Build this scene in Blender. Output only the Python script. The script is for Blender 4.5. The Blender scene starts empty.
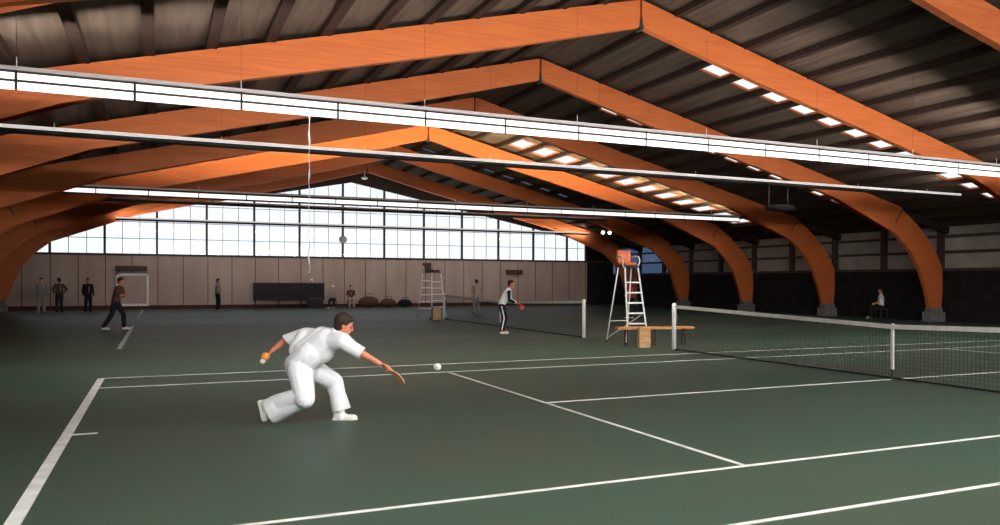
import bpy, bmesh, math, random
from mathutils import Vector, Matrix, Quaternion
random.seed(7)
C = bpy.context.scene.collection
PI = math.pi

# ------------------------------------------------------------------ camera
CAM = Vector((0.875, -4.320, 1.601))
YAW, PITCH, ROLL, FPX = 0.449, -0.006, 0.003, 815.84
SX, SY = 53.41, 24.89
fwd = Vector((math.sin(YAW)*math.cos(PITCH), math.cos(YAW)*math.cos(PITCH), math.sin(PITCH)))
rgt0 = Vector((math.cos(YAW), -math.sin(YAW), 0)); up0 = rgt0.cross(fwd)
rgt = rgt0*math.cos(ROLL) + up0*math.sin(ROLL); upv = -rgt0*math.sin(ROLL) + up0*math.cos(ROLL)
cd = bpy.data.cameras.new('camera'); cam = bpy.data.objects.new('camera', cd); C.objects.link(cam)
cd.sensor_fit = 'HORIZONTAL'; cd.sensor_width = 36; cd.lens = FPX*36/1000
cd.shift_x = -SX/1000; cd.shift_y = SY/1000; cd.clip_end = 300
M3 = Matrix((rgt, upv, -fwd)).transposed()
cam.matrix_world = Matrix.Translation(CAM) @ M3.to_4x4()
bpy.context.scene.camera = cam

def at(x, y, d):                       # pixel and distance along the view axis -> point in the hall
    return CAM + fwd*d + rgt*((x-500-SX)*d/FPX) - upv*((y-262.5-SY)*d/FPX)

# ------------------------------------------------------------------ world and exposure
sc = bpy.context.scene
w = bpy.data.worlds.new('overcast_sky'); sc.world = w; w.use_nodes = True
w.node_tree.nodes['Background'].inputs[0].default_value = (0.86, 0.93, 1.0, 1)
w.node_tree.nodes['Background'].inputs[1].default_value = 1.3
sc.view_settings.view_transform = 'Standard'; sc.view_settings.look = 'None'
sc.view_settings.gamma = 1; sc.view_settings.exposure = 0.0
try: sc.view_settings.use_curve_mapping = False
except Exception: pass
TUBE = 98.0                            # strength of the fluorescent tubes

# ------------------------------------------------------------------ hall measures
FRAMES = [13.535 + 6.092*k for k in range(-3, 6)]
RIDGE = 11.885; HALF = 19.1; HR = 8.95; SL = 0.25
VNEAR, VFAR = -6.0, 48.05
PIT = 1.12
def roofz(u): return HR - SL*abs(u-RIDGE)

# ------------------------------------------------------------------ materials
def mat(name, col, rough=0.7, spec=0.3, metal=0, noise=0, nscale=8, bump=0, col2=None, stretch=None, coord='Object', emit=None, es=0, alpha=None):
    m = bpy.data.materials.new(name); m.use_nodes = True
    nt = m.node_tree; b = nt.nodes['Principled BSDF']
    b.inputs['Base Color'].default_value = (*col, 1); b.inputs['Roughness'].default_value = rough
    b.inputs['Metallic'].default_value = metal; b.inputs['Specular IOR Level'].default_value = spec
    if emit: b.inputs['Emission Color'].default_value = (*emit, 1); b.inputs['Emission Strength'].default_value = es
    if noise or bump:
        tc = nt.nodes.new('ShaderNodeTexCoord'); mp = nt.nodes.new('ShaderNodeMapping')
        nt.links.new(tc.outputs[coord], mp.inputs[0])
        if stretch: mp.inputs['Scale'].default_value = stretch
        n = nt.nodes.new('ShaderNodeTexNoise'); n.inputs['Scale'].default_value = nscale; n.inputs['Detail'].default_value = 5
        nt.links.new(mp.outputs[0], n.inputs['Vector'])
        if noise:
            mx = nt.nodes.new('ShaderNodeMix'); mx.data_type = 'RGBA'
            c2 = col2 if col2 else tuple(c*(1-noise) for c in col)
            mx.inputs['A'].default_value = (*col, 1); mx.inputs['B'].default_value = (*c2, 1)
            rp = nt.nodes.new('ShaderNodeMapRange'); rp.inputs[1].default_value = 0.35; rp.inputs[2].default_value = 0.65
            nt.links.new(n.outputs[0], rp.inputs[0]); nt.links.new(rp.outputs[0], mx.inputs['Factor'])
            nt.links.new(mx.outputs['Result'], b.inputs['Base Color'])
        if bump:
            bp = nt.nodes.new('ShaderNodeBump'); bp.inputs['Strength'].default_value = bump; bp.inputs['Distance'].default_value = 0.02
            nt.links.new(n.outputs[0], bp.inputs['Height']); nt.links.new(bp.outputs[0], b.inputs['Normal'])
    return m
M = {}
M['wood'] = mat('laminated_timber', (0.52, 0.135, 0.036), 0.55, 0.3, noise=1, col2=(0.42, 0.10, 0.026), nscale=1.6, stretch=(0.5, 1, 14))
M['roof'] = mat('roof_boarding', (0.105, 0.077, 0.062), 0.85, 0.1, noise=1, col2=(0.07, 0.05, 0.04), nscale=1.2, stretch=(6, .4, 1))
M['purlin'] = mat('purlin_timber', (0.04, 0.024, 0.02), 0.8, 0.1, noise=.3)
M['steel_dark'] = mat('dark_steel', (0.03, 0.028, 0.03), 0.5, 0.4)
M['concrete'] = mat('concrete', (0.19, 0.18, 0.17), 0.9, 0.1, noise=.4, bump=.3)
M['wallb'] = mat('brown_panel', (0.46, 0.36, 0.325), 0.85, 0.1, noise=1, col2=(0.40, 0.30, 0.27), nscale=1.2, stretch=(1, 1, .3))
M['seam'] = mat('panel_joint', (0.10, 0.06, 0.055), 0.9, 0.1)
M['skirt'] = mat('dark_red_skirting', (0.07, 0.025, 0.025), 0.7, 0.2)
M['walldark'] = mat('dark_boarding', (0.022, 0.018, 0.019), 0.9, 0.1, noise=.4, nscale=2)
M['wallgrey'] = mat('grey_side_panel', (0.34, 0.30, 0.27), 0.8, 0.2, noise=.25, nscale=1.5)
M['mull'] = mat('dark_brown_mullion', (0.05, 0.032, 0.028), 0.6, 0.3)
M['fine'] = mat('grey_glazing_bar', (0.40, 0.42, 0.44), 0.6, 0.3)
M['white'] = mat('white_paint', (0.80, 0.80, 0.78), 0.4, 0.4)
M['rail'] = mat('pinkish_white_enamel', (0.78, 0.70, 0.70), 0.4, 0.4)
M['wire'] = mat('pale_wire', (0.75, 0.75, 0.74), 0.4, 0.4)
M['line'] = mat('white_line_paint', (0.72, 0.74, 0.70), 0.8, 0.1, noise=.22, nscale=5)
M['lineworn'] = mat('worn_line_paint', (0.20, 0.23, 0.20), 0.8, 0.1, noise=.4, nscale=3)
M['net'] = mat('black_net_twine', (0.02, 0.02, 0.02), 0.8, 0.1)
M['tape'] = mat('off_white_net_tape', (0.62, 0.60, 0.56), 0.8, 0.1, noise=.2)
M['orange'] = mat('orange_plastic', (0.75, 0.16, 0.05), 0.4, 0.4)
M['bench'] = mat('orange_bench_wood', (0.62, 0.27, 0.09), 0.5, 0.3, noise=.3, stretch=(1, 8, 8))
M['crate'] = mat('pale_box_wood', (0.55, 0.38, 0.22), 0.7, 0.2, noise=.3)
M['skin'] = mat('skin', (0.62, 0.30, 0.19), 0.55, 0.3)
M['skinred'] = mat('sunburnt_skin', (0.66, 0.24, 0.14), 0.55, 0.3)
M['hair'] = mat('dark_brown_hair', (0.035, 0.018, 0.014), 0.7, 0.3, bump=.5, nscale=60)
M['cotton'] = mat('white_cotton', (0.82, 0.84, 0.86), 0.85, 0.1, bump=.45, nscale=6)
M['shoe'] = mat('off_white_canvas', (0.74, 0.76, 0.70), 0.8, 0.1)
M['sole'] = mat('rubber_sole', (0.66, 0.68, 0.60), 0.8, 0.2)
M['black'] = mat('black_cloth', (0.018, 0.017, 0.022), 0.85, 0.1)
M['brownc'] = mat('brown_cloth', (0.10, 0.055, 0.045), 0.85, 0.1)
M['beigec'] = mat('beige_cloth', (0.42, 0.32, 0.26), 0.85, 0.1)
M['greyc'] = mat('grey_cloth', (0.30, 0.28, 0.30), 0.85, 0.1)
M['redc'] = mat('red_cloth', (0.45, 0.05, 0.05), 0.8, 0.1)
M['navy'] = mat('dark_board', (0.022, 0.018, 0.026), 0.6, 0.2)
M['paddle'] = mat('paddle_wood', (0.60, 0.33, 0.16), 0.5, 0.3, noise=.25, nscale=20)
M['ballo'] = mat('orange_felt', (0.95, 0.36, 0.03), 0.8, 0.1)
M['ballw'] = mat('pale_felt', (0.72, 0.74, 0.64), 0.9, 0.1)
M['tube'] = mat('fluorescent_tube', (0.9, 0.9, 0.9), 0.5, 0.2, emit=(1.0, 0.95, 0.84), es=TUBE)
M['tubeback'] = mat('shaded_fluorescent_tube', (0.9, 0.9, 0.9), 0.5, 0.2, emit=(1.0, 0.95, 0.84), es=TUBE*.34)
M['tubenear'] = mat('near_fluorescent_tube', (0.9, 0.9, 0.9), 0.5, 0.2, emit=(1.0, 0.98, 0.95), es=TUBE*2.4)
M['tubewarm'] = mat('warm_fluorescent_tube', (0.9, 0.9, 0.9), 0.5, 0.2, emit=(1.0, 0.84, 0.50), es=TUBE*6)
M['diffdim'] = mat('dim_opal_strip', (0.9, 0.9, 0.9), 0.5, 0.2, emit=(1.0, 0.93, 0.90), es=.6)
M['diffuser'] = mat('opal_diffuser', (0.9, 0.9, 0.9), 0.5, 0.2, emit=(1.0, 0.98, 0.93), es=1.25)
M['lampw'] = mat('small_lamp_glass', (0.9, 0.9, 0.9), 0.5, 0.2, emit=(1, 0.96, 0.9), es=6)
M['eye'] = mat('eye_dark', (0.02, 0.012, 0.01), 0.2, 0.5)

def floor_material():
    m = bpy.data.materials.new('green_court_carpet'); m.use_nodes = True; nt = m.node_tree; b = nt.nodes['Principled BSDF']
    tc = nt.nodes.new('ShaderNodeTexCoord')
    n1 = nt.nodes.new('ShaderNodeTexNoise'); n1.inputs['Scale'].default_value = 0.28; n1.inputs['Detail'].default_value = 6; n1.inputs['Roughness'].default_value = .6
    n2 = nt.nodes.new('ShaderNodeTexNoise'); n2.inputs['Scale'].default_value = 35; n2.inputs['Detail'].default_value = 3
    nt.links.new(tc.outputs['Object'], n1.inputs['Vector']); nt.links.new(tc.outputs['Object'], n2.inputs['Vector'])
    cr = nt.nodes.new('ShaderNodeValToRGB'); e = cr.color_ramp.elements
    e[0].position = .36; e[0].color = (0.037, 0.088, 0.060, 1); e[1].position = .62; e[1].color = (0.056, 0.086, 0.057, 1)
    nt.links.new(n1.outputs[0], cr.inputs[0])
    mx = nt.nodes.new('ShaderNodeMix'); mx.data_type = 'RGBA'; mx.blend_type = 'MULTIPLY'; mx.inputs['Factor'].default_value = .35
    nt.links.new(cr.outputs[0], mx.inputs['A']); nt.links.new(n2.outputs[0], mx.inputs['B'])
    nt.links.new(mx.outputs['Result'], b.inputs['Base Color'])
    b.inputs['Roughness'].default_value = .5; b.inputs['Specular IOR Level'].default_value = .32
    return m
M['floor'] = floor_material()

def pane_material(name, tint):
    m = bpy.data.materials.new(name); m.use_nodes = True; nt = m.node_tree; nt.nodes.clear()
    o = nt.nodes.new('ShaderNodeOutputMaterial'); t = nt.nodes.new('ShaderNodeBsdfTransparent'); g = nt.nodes.new('ShaderNodeBsdfGlossy')
    t.inputs[0].default_value = (*tint, 1); g.inputs['Roughness'].default_value = .1; g.inputs['Color'].default_value = (.5, .5, .5, 1)
    mx = nt.nodes.new('ShaderNodeMixShader'); mx.inputs[0].default_value = .05
    nt.links.new(t.outputs[0], mx.inputs[1]); nt.links.new(g.outputs[0], mx.inputs[2]); nt.links.new(mx.outputs[0], o.inputs[0])
    return m
M['glass'] = pane_material('window_glass', (.93, .93, .93))
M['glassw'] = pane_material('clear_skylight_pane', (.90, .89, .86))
M['glassb'] = pane_material('blue_sky_skylight_pane', (.20, .26, .40))  # same glass; the bluer, dimmer sky seen through it is put into the tint
M['glassd'] = pane_material('dim_sky_skylight_pane', (.05, .055, .075))  # same glass again, the weak sky light in this row is tinted in

# ------------------------------------------------------------------ mesh helpers
def box(bm, x0, x1, y0, y1, z0, z1):
    vs = [bm.verts.new((x, y, z)) for x in (x0, x1) for y in (y0, y1) for z in (z0, z1)]
    for f in ((0,1,3,2),(4,6,7,5),(0,4,5,1),(2,3,7,6),(0,2,6,4),(1,5,7,3)):
        bm.faces.new([vs[i] for i in f])
def bar(bm, a, b, wd, ht=None, ref=(0,0,1)):
    a = Vector(a); b = Vector(b); ht = wd if ht is None else ht
    d = (b-a).normalized(); r = Vector(ref)
    if abs(d.dot(r)) > .98: r = Vector((1,0,0))
    s = d.cross(r).normalized(); t = s.cross(d).normalized()
    vs = [bm.verts.new(p + s*i*wd/2 + t*j*ht/2) for p in (a, b) for i, j in ((-1,-1),(1,-1),(1,1),(-1,1))]
    bm.faces.new(vs[3::-1]); bm.faces.new(vs[4:])
    for i in range(4): bm.faces.new((vs[i], vs[(i+1) % 4], vs[4+(i+1) % 4], vs[4+i]))
def tube(bm, pts, rad, seg=10):
    pts = [Vector(p) for p in pts]; n = len(pts)
    rad = rad if isinstance(rad, (list, tuple)) else [rad]*n
    rings = []; prev = None
    for i, p in enumerate(pts):
        d = (pts[min(i+1, n-1)]-pts[max(i-1, 0)]).normalized()
        if prev is None:
            r = Vector((0,0,1)) if abs(d.z) < .9 else Vector((1,0,0)); s = d.cross(r).normalized()
        else: s = (prev - d*prev.dot(d)).normalized()
        prev = s; t = d.cross(s)
        rings.append([bm.verts.new(p + (s*math.cos(2*PI*k/seg)+t*math.sin(2*PI*k/seg))*rad[i]) for k in range(seg)])
    for a, b in zip(rings, rings[1:]):
        for k in range(seg): bm.faces.new((a[k], a[(k+1) % seg], b[(k+1) % seg], b[k]))
    bm.faces.new(rings[0][::-1]); bm.faces.new(rings[-1])
def ball(bm, c, r, sub=2, scale=(1,1,1), rot=None):
    m = Matrix.Translation(Vector(c)) @ (rot.to_matrix().to_4x4() if rot else Matrix.Identity(4)) @ Matrix.Diagonal((*scale, 1))
    bmesh.ops.create_icosphere(bm, subdivisions=sub, radius=r, matrix=m)
def cap(bm, a, b, ra, rb, seg=14):
    a = Vector(a); b = Vector(b)
    if (b-a).length > 1e-4: tube(bm, [a, b], [ra, rb], seg)
    ball(bm, a, ra, 2); ball(bm, b, rb, 2)
def obj(name, bm, m, parent=None, smooth=False, bevel=0):
    me = bpy.data.meshes.new(name)
    bmesh.ops.recalc_face_normals(bm, faces=bm.faces[:]); bm.to_mesh(me); bm.free()
    o = bpy.data.objects.new(name, me); C.objects.link(o)
    if m: me.materials.append(M[m] if isinstance(m, str) else m)
    if smooth:
        for p in me.polygons: p.use_smooth = True
    if parent: o.parent = parent
    if bevel:
        bv = o.modifiers.new('bevel', 'BEVEL'); bv.width = bevel; bv.segments = 2; bv.limit_method = 'ANGLE'
    return o
def tag(o, label=None, cat=None, group=None, kind=None):
    if label: o['label'] = label
    if cat: o['category'] = cat
    if group: o['group'] = group
    if kind: o['kind'] = kind
    return o
def thing(name, label, cat, loc=(0,0,0), rz=0, group=None):
    o = bpy.data.objects.new(name, None); C.objects.link(o); o.location = loc; o.rotation_euler = (0,0,rz); o.empty_display_size = .2
    return tag(o, label, cat, group)
def copy_tree(o, parent=None):
    c = o.copy(); C.objects.link(c)
    if parent: c.parent = parent
    for ch in list(o.children): copy_tree(ch, c)
    return c
def nb(): return bmesh.new()

# ------------------------------------------------------------------ floor, lines, walls, roof
UL, UR = RIDGE-HALF, RIDGE+HALF
bm = nb(); box(bm, UL-.3, UR+.3, VNEAR-.3, VFAR+.3, -.2, 0)
floor = tag(obj('floor', bm, 'floor'), kind='structure')
def court(v0, name):
    bm = nb(); z0, z1 = 0.0005, 0.005; L = 23.77; w_ = .05
    for v in (0, 1.37, 9.60, 10.97): box(bm, 0, L, v0+v-.025, v0+v+.025, z0, z1)
    box(bm, L-.05, L+.05, v0, v0+10.97, z0, z1+.0005)
    b2 = nb(); box(b2, -.05, .05, v0, v0+10.97, z0, z1+.0006); obj('base_line', b2, 'line', floor)['kind'] = 'structure'
    for u in (5.485, L-5.485): box(bm, u-.025, u+.025, v0+1.37, v0+9.6, z0, z1+.0008)
    box(bm, 5.485, L-5.485, v0+5.46, v0+5.51, z0, z1+.001)
    for s in (1, -1):
        u = 0 if s == 1 else L
        box(bm, min(u, u+s*.28), max(u, u+s*.28), v0+5.46, v0+5.51, z0, z1+.0012)
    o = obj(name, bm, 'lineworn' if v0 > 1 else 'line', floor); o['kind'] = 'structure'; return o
VB = 17.448
court(0, 'court_lines'); court(VB, 'court_lines'); court(VB*2, 'court_lines')

# far wall: brown panels, skirting
SILL = 3.08
bm = nb(); box(bm, UL, UR, VFAR, VFAR+.3, 0, SILL)
wf = tag(obj('wall_far', bm, 'wallb'), kind='structure')
bm = nb(); x = -5.9
while x < UR: box(bm, x-.02, x+.02, VFAR-.012, VFAR+.01, .22, SILL-.04); x += 1.33
tag(obj('panel_joint', bm, 'seam', wf), kind='structure')
bm = nb(); box(bm, UL, UR, VFAR-.035, VFAR+.0, 0, .22)
tag(obj('baseboard_far', bm, 'skirt'), kind='structure')
bm = nb(); box(bm, UL, UR, VFAR-.08, VFAR+.05, SILL-.02, SILL+.1)
tag(obj('trim_1', bm, 'mull'), kind='structure')
# gable glazing
GU0, GU1 = -6.6, 28.72
def gz(u): return 7.95-.2*abs(u-RIDGE)
bm = nb()
n = 60
lo = []; hi = []
for i in range(n+1):
    u = GU0 + (GU1-GU0)*i/n
    lo.append(bm.verts.new((u, VFAR+.12, SILL))); hi.append(bm.verts.new((u, VFAR+.12, gz(u)+.03)))
for i in range(n): bm.faces.new((lo[i], lo[i+1], hi[i+1], hi[i]))
win = tag(obj('window_1', bm, 'glass'), kind='structure')
mus = [-4.6 + 2.65*k for k in range(13)]
for u in mus:
    if u > GU1: break
    bm = nb(); box(bm, u-.06, u+.06, VFAR-.02, VFAR+.14, SILL, gz(u)+.05)
    tag(obj('mullion', bm, 'mull', win), kind='structure')
bm = nb(); box(bm, GU1-.05, GU1+.12, VFAR-.02, VFAR+.14, SILL, gz(GU1)+.05)
tag(obj('mullion', bm, 'mull', win), kind='structure')
bm = nb()
for i in range(len(mus)):                               # thin glazing bars
    for k in (1, 2):
        u = mus[i] + 2.65*k/3
        if u < GU1: box(bm, u-.018, u+.018, VFAR+.06, VFAR+.10, SILL, gz(u)+.05)
for z in (4.05, 5.0, 6.0, 7.0):
    a = [u/20 for u in range(int(GU0*20), int(GU1*20)) if gz(u/20) > z]
    if a: box(bm, a[0], a[-1], VFAR+.055, VFAR+.105, z-.02, z+.02)
tag(obj('glazing_bar', bm, 'fine', win), kind='structure')
# gable band above glass and right pier
bm = nb()
def poly_yz(bm, uz, v0, v1):
    a = [bm.verts.new((u, v0, z)) for u, z in uz]; b = [bm.verts.new((u, v1, z)) for u, z in uz]
    bm.faces.new(a); bm.faces.new(b[::-1]); n = len(uz)
    for i in range(n): bm.faces.new((a[i], b[i], b[(i+1) % n], a[(i+1) % n]))
poly_yz(bm, [(UL, gz(UL)), (UL, roofz(UL)+.05), (RIDGE, HR+.05), (RIDGE, 7.95)], VFAR-.05, VFAR+.3)
poly_yz(bm, [(RIDGE, 7.95), (RIDGE, HR+.05), (UR, roofz(UR)+.05), (UR, gz(UR))], VFAR-.05, VFAR+.3)
tag(obj('trim_2', bm, 'purlin'), kind='structure')
bm = nb(); box(bm, GU1+.1, UR, VFAR-.04, VFAR+.3, 0, gz(GU1)+.3)
box(bm, UL, GU0, VFAR-.04, VFAR+.3, SILL, roofz(UL)+.3)
tag(obj('trim_3', bm, 'walldark'), kind='structure')

# side walls
def side_wall(side):
    u = UR if side == 'right' else UL; s = 1 if side == 'right' else -1
    bm = nb(); box(bm, min(u, u+s*.3), max(u, u+s*.3), VNEAR-.3, VFAR+.3, 0, 2.18)
    wl = tag(obj('wall_'+side, bm, 'walldark'), kind='structure')
    bm = nb(); ve = VFAR+.3 if side == 'left' else 41.0
    box(bm, min(u+s*.1, u+s*.3), max(u+s*.1, u+s*.3), VNEAR-.3, ve, 2.18, roofz(u)+.1)
    tag(obj('upper_panel', bm, 'wallgrey' if side == 'right' else 'walldark', wl), kind='structure')
    bm = nb()
    for z in (2.2, 2.95, 3.62): box(bm, min(u-s*.02, u+s*.1), max(u-s*.02, u+s*.1), VNEAR, VFAR, z-.06, z+.06)
    v = FRAMES[0]+.35
    while v < VFAR: box(bm, min(u-s*.06, u+s*.12), max(u-s*.06, u+s*.12), v-.14, v+.14, 2.2, roofz(u)); v += 3.046
    tag(obj('wall_rail', bm, 'mull', wl), kind='structure')
side_wall('left'); side_wall('right')
bm = nb(); box(bm, UR+.12, UR+.16, 41.0, VFAR+.3, 2.2, roofz(UR)+.1)
tag(obj('window_2', bm, pane_material('blue_side_glass', (.22, .27, .36))), kind='structure')
bm = nb(); box(bm, UL-.3, UR+.3, VNEAR-.3, VNEAR, 0, HR+.1)
tag(obj('wall_near', bm, 'wallb'), kind='structure')

# roof, with openings for the skylights
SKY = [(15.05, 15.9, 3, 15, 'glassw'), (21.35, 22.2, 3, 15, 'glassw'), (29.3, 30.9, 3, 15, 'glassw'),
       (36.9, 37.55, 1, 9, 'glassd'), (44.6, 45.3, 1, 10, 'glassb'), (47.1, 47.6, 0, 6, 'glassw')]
bm = nb()
ucuts = sorted({round(RIDGE+PIT*k+o, 4) for k in range(17) for o in (.14, .98)} | {RIDGE, UR+.3})
ucuts = [u for u in ucuts if u <= UR+.3]
vcuts = sorted({VNEAR-.3, VFAR+.3} | {x for s in SKY for x in s[:2]})
def is_open(u, v):
    k = int((u-RIDGE)//PIT); o = u-RIDGE-k*PIT
    return any(s[0] < v < s[1] and s[2] <= k < s[3] and .14 < o < .98 for s in SKY)
TH = .03
for a, b in zip(ucuts, ucuts[1:]):
    for c, d in zip(vcuts, vcuts[1:]):
        if is_open((a+b)/2, (c+d)/2): continue
        vs = [bm.verts.new((u, v, roofz(u)+t)) for t in (0, TH) for u, v in ((a,c),(b,c),(b,d),(a,d))]
        for f in ((0,1,2,3),(4,5,6,7),(0,1,5,4),(1,2,6,5),(2,3,7,6),(3,0,4,7)): bm.faces.new([vs[i] for i in f])
vs = [bm.verts.new((u, v, roofz(u)+t)) for t in (0, TH) for u, v in ((UL-.3,VNEAR-.3),(RIDGE,VNEAR-.3),(RIDGE,VFAR+.3),(UL-.3,VFAR+.3))]
for f in ((0,1,2,3),(4,5,6,7),(0,1,5,4),(1,2,6,5),(2,3,7,6),(3,0,4,7)): bm.faces.new([vs[i] for i in f])
ceil = tag(obj('ceiling', bm, 'roof'), kind='structure')
for k in range(-17, 18):
    u = RIDGE + PIT*k
    if k == 0 or u < UL or u > UR: continue
    bm = nb(); z = roofz(u); box(bm, u-.1, u+.1, VNEAR, VFAR-.06, z-.16, z-.0)
    tag(obj('purlin', bm, 'purlin', ceil), kind='structure')
wn = 2
for v0, v1, k0, k1, g in SKY:                            # each skylight pane with its wooden kerb is a window of the roof
    for k in range(k0, k1):
        a = RIDGE+PIT*k+.14; b = RIDGE+PIT*k+.98
        if b > UR: break
        wn += 1
        bm = nb()
        vs = [bm.verts.new((u, v, roofz(u)+.01)) for u, v in ((a,v0),(b,v0),(b,v1),(a,v1))]; bm.faces.new(vs)
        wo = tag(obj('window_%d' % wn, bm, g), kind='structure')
        bm = nb()
        for (p, q) in (((a,v0),(b,v0)), ((b,v0),(b,v1)), ((b,v1),(a,v1)), ((a,v1),(a,v0))):
            bar(bm, (p[0], p[1], roofz(p[0])-.01), (q[0], q[1], roofz(q[0])-.01), .06, .05)
        tag(obj('window_kerb', bm, M['wood'] if g == 'glassw' else M['purlin'], wo), kind='structure')

# ------------------------------------------------------------------ laminated timber arches
def arch_outline():
    T = -.16                                            # purlins sit on top of the arch
    inner = [(0.0,8.10),(3.9,7.07),(7.9,6.10),(12.2,5.06),(13.2,4.82),(14.3,4.50),(15.2,4.10),(16.0,3.60),(16.8,2.92),(17.35,2.2),(17.75,1.35),(17.95,.55)]
    outer = [(18.6,.55),(18.68,1.3),(18.65,2.3),(18.1,3.2),(17.15,4.05),(16.35,4.60)]
    top = [(16.15, HR-SL*16.15+T), (8, HR-SL*8+T), (0, HR+T)]
    return inner, outer, top
inner, outer, top = arch_outline()
AW = .1
def make_arch():
    t = thing('timber_arch', 'x', 'arch')
    for s in (-1, 1):
        bm = nb(); uz = [(RIDGE+s*max(x, .03), z) for x, z in inner+outer+top]
        a = [bm.verts.new((u, -AW, z)) for u, z in uz]; b = [bm.verts.new((u, AW, z)) for u, z in uz]
        ea = bm.faces.new(a); eb = bm.faces.new(b[::-1]); nn = len(uz)
        for i in range(nn): bm.faces.new((a[i], b[i], b[(i+1) % nn], a[(i+1) % nn]))
        bmesh.ops.triangulate(bm, faces=[ea, eb])
        obj('arch_half', bm, 'wood', t)
        bm = nb(); box(bm, RIDGE+s*18.28-.42, RIDGE+s*18.28+.42, -.24, .24, 0, .42)
        box(bm, RIDGE+s*18.28-.34, RIDGE+s*18.28+.34, -.17, .17, .42, .6)
        obj('footing', bm, 'concrete', t, bevel=.02)
        bm = nb()
        bar(bm, (RIDGE+s*16.2, 0, HR-SL*16.2-.34), (RIDGE+s*19.08, 0, HR-SL*19.08-.34), .16, .26)
        obj('eaves_rafter', bm, 'purlin', t)
        bm = nb()                                       # steel plate at the knee joint
        bar(bm, (RIDGE+s*15.9, -AW-.008, 4.05), (RIDGE+s*16.25, -AW-.008, 4.55), .016, .05, ref=(1,0,0))
        obj('knee_plate', bm, 'steel_dark', t)
    bm = nb(); box(bm, RIDGE-.04, RIDGE+.04, -AW-.015, AW+.015, 8.02, 8.3)
    tube(bm, [(RIDGE, -AW-.05, 8.1), (RIDGE, AW+.05, 8.1)], .06, 12)
    obj('ridge_hinge', bm, 'steel_dark', t)
    return t
arch0 = make_arch()
ar_lab = {
 1: 'timber arch above the foreground court, out of frame above the viewer',
 2: 'orange timber arch whose lit corner just shows at the top right edge',
 3: 'largest orange timber arch sweeping across the very top of the picture',
 4: 'second orange timber arch in view, its right leg furthest right',
 5: 'orange timber arch between the furthest-right leg and the brightest yellow-lit arch',
 6: 'brightest yellow-lit timber arch directly behind the shortest strip light',
 7: 'dark timber arch next behind the bright yellow-lit one',
 8: 'dark timber arch standing nearest the brown gable wall'}
for i, v in enumerate(FRAMES):
    if i < 2: continue
    o = arch0 if i == 2 else copy_tree(arch0)
    o.location = (0, v, 0); tag(o, ar_lab[i], 'arch', 'laminated timber arches')
# arches over and behind the camera carry the same roof
for i in (1,):
    o = copy_tree(arch0); o.location = (0, FRAMES[i], 0); tag(o, ar_lab[i], 'arch', 'laminated timber arches')

# ------------------------------------------------------------------ rows of strip lights
def light_row(v, z, u0, u1, label, lit, double=False, unit=1.62, shield=True, back=False, bulb='tube'):
    t = thing('strip_light', label, 'strip light', (0, v, z), 0, 'rows of strip lights')
    def prism(bm, prof):
        a = [bm.verts.new((u0, y, zz)) for y, zz in prof]; b = [bm.verts.new((u1, y, zz)) for y, zz in prof]
        bm.faces.new(a); bm.faces.new(b[::-1]); n = len(prof)
        for i in range(n): bm.faces.new((a[i], b[i], b[(i+1) % n], a[(i+1) % n]))
    n = max(1, round((u1-u0)/unit)); L = (u1-u0)/n
    if lit:
        bm = nb(); prism(bm, [(-.13, .175), (-.10, .16), (.02, .16), (.02, .21), (-.13, .21)]); obj('rail', bm, 'rail', t)
        bm = nb(); prism(bm, [(-.055, .16), (-.03, .16), (-.03, -.125), (-.055, -.125)]); obj('louvre', bm, 'mull', t)
        for i in range(n):                              # opal front faces, bare tube behind them
            a0 = u0+i*L+.02; a1 = u0+(i+1)*L-.02
            for z0, z1 in (((.022, .118), (-.142, -.022)) if double else ((-.06, .08),)):
                bm = nb(); box(bm, a0, a1, -.075, -.055, z0, z1); obj('diffuser', bm, 'diffuser', t)
            hb = .03 if bulb == 'tubewarm' else .055
            bm = nb(); box(bm, a0, a1, -.01, .035, -hb, hb); obj('tube', bm, bulb, t)
        if bulb == 'tubewarm':
            bm = nb(); prism(bm, [(-.05, -.075), (.10, -.075), (.10, -.088), (-.05, -.088)]); obj('downlight_shield', bm, 'steel_dark', t)  # added plate, stops the warm tube lighting the floor below
        if shield:
            bm = nb(); hs = .052 if bulb == 'tubewarm' else .032; prism(bm, [(.10, -.09), (.115, -.09), (.115, hs), (.10, hs)]); obj('light_shield', bm, 'steel_dark', t)  # added shield behind the tube, keeps its low light off farther arches
        bm = nb()
        bm.free()
        for i in range(n+1):
            bm = nb(); box(bm, u0+i*L-.008, u0+i*L+.008, -.08, .0, -.13, .16); obj('end_cap', bm, 'mull', t)
    else:
        bm = nb(); prism(bm, [(-.07, .03), (-.05, .10), (.03, .10), (.03, .03)]); obj('rail', bm, 'rail', t)
        bm = nb(); prism(bm, [(-.06, .03), (.03, .03), (.03, -.07), (.0, -.07), (-.05, -.04)]); obj('housing', bm, 'steel_dark', t)
        for i in range(n):
            bm = nb(); box(bm, u0+i*L+.03, u0+(i+1)*L-.03, .04, .08, -.03, .06); obj('tube', bm, 'tubeback' if back else 'white', t)
        if back:
            bm = nb(); box(bm, u0, u1, -.085, -.072, .03, .10); obj('diffuser', bm, 'diffdim', t)
    x = u0+L
    while x < u1:
        bm = nb(); tube(bm, [(x, 0, .1), (x, 0, roofz(x)-z-.01)], .003, 6); obj('hanger', bm, 'steel_dark', t)
        bm = nb(); tube(bm, [(x, 0, .2 if lit else .1), (x, 0, .38 if lit else .2)], .009, 6); obj('hanger_end', bm, 'wire', t); x += L*2  # paler, thicker lower end of each hanger
    return t
U0, U1 = -2.75, 26.5
light_row(-2.6, 4.7, U0, U1, 'row of strip lights above the near edge of the foreground court, overhead', True, True, shield=False, bulb='tubenear')
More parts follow.
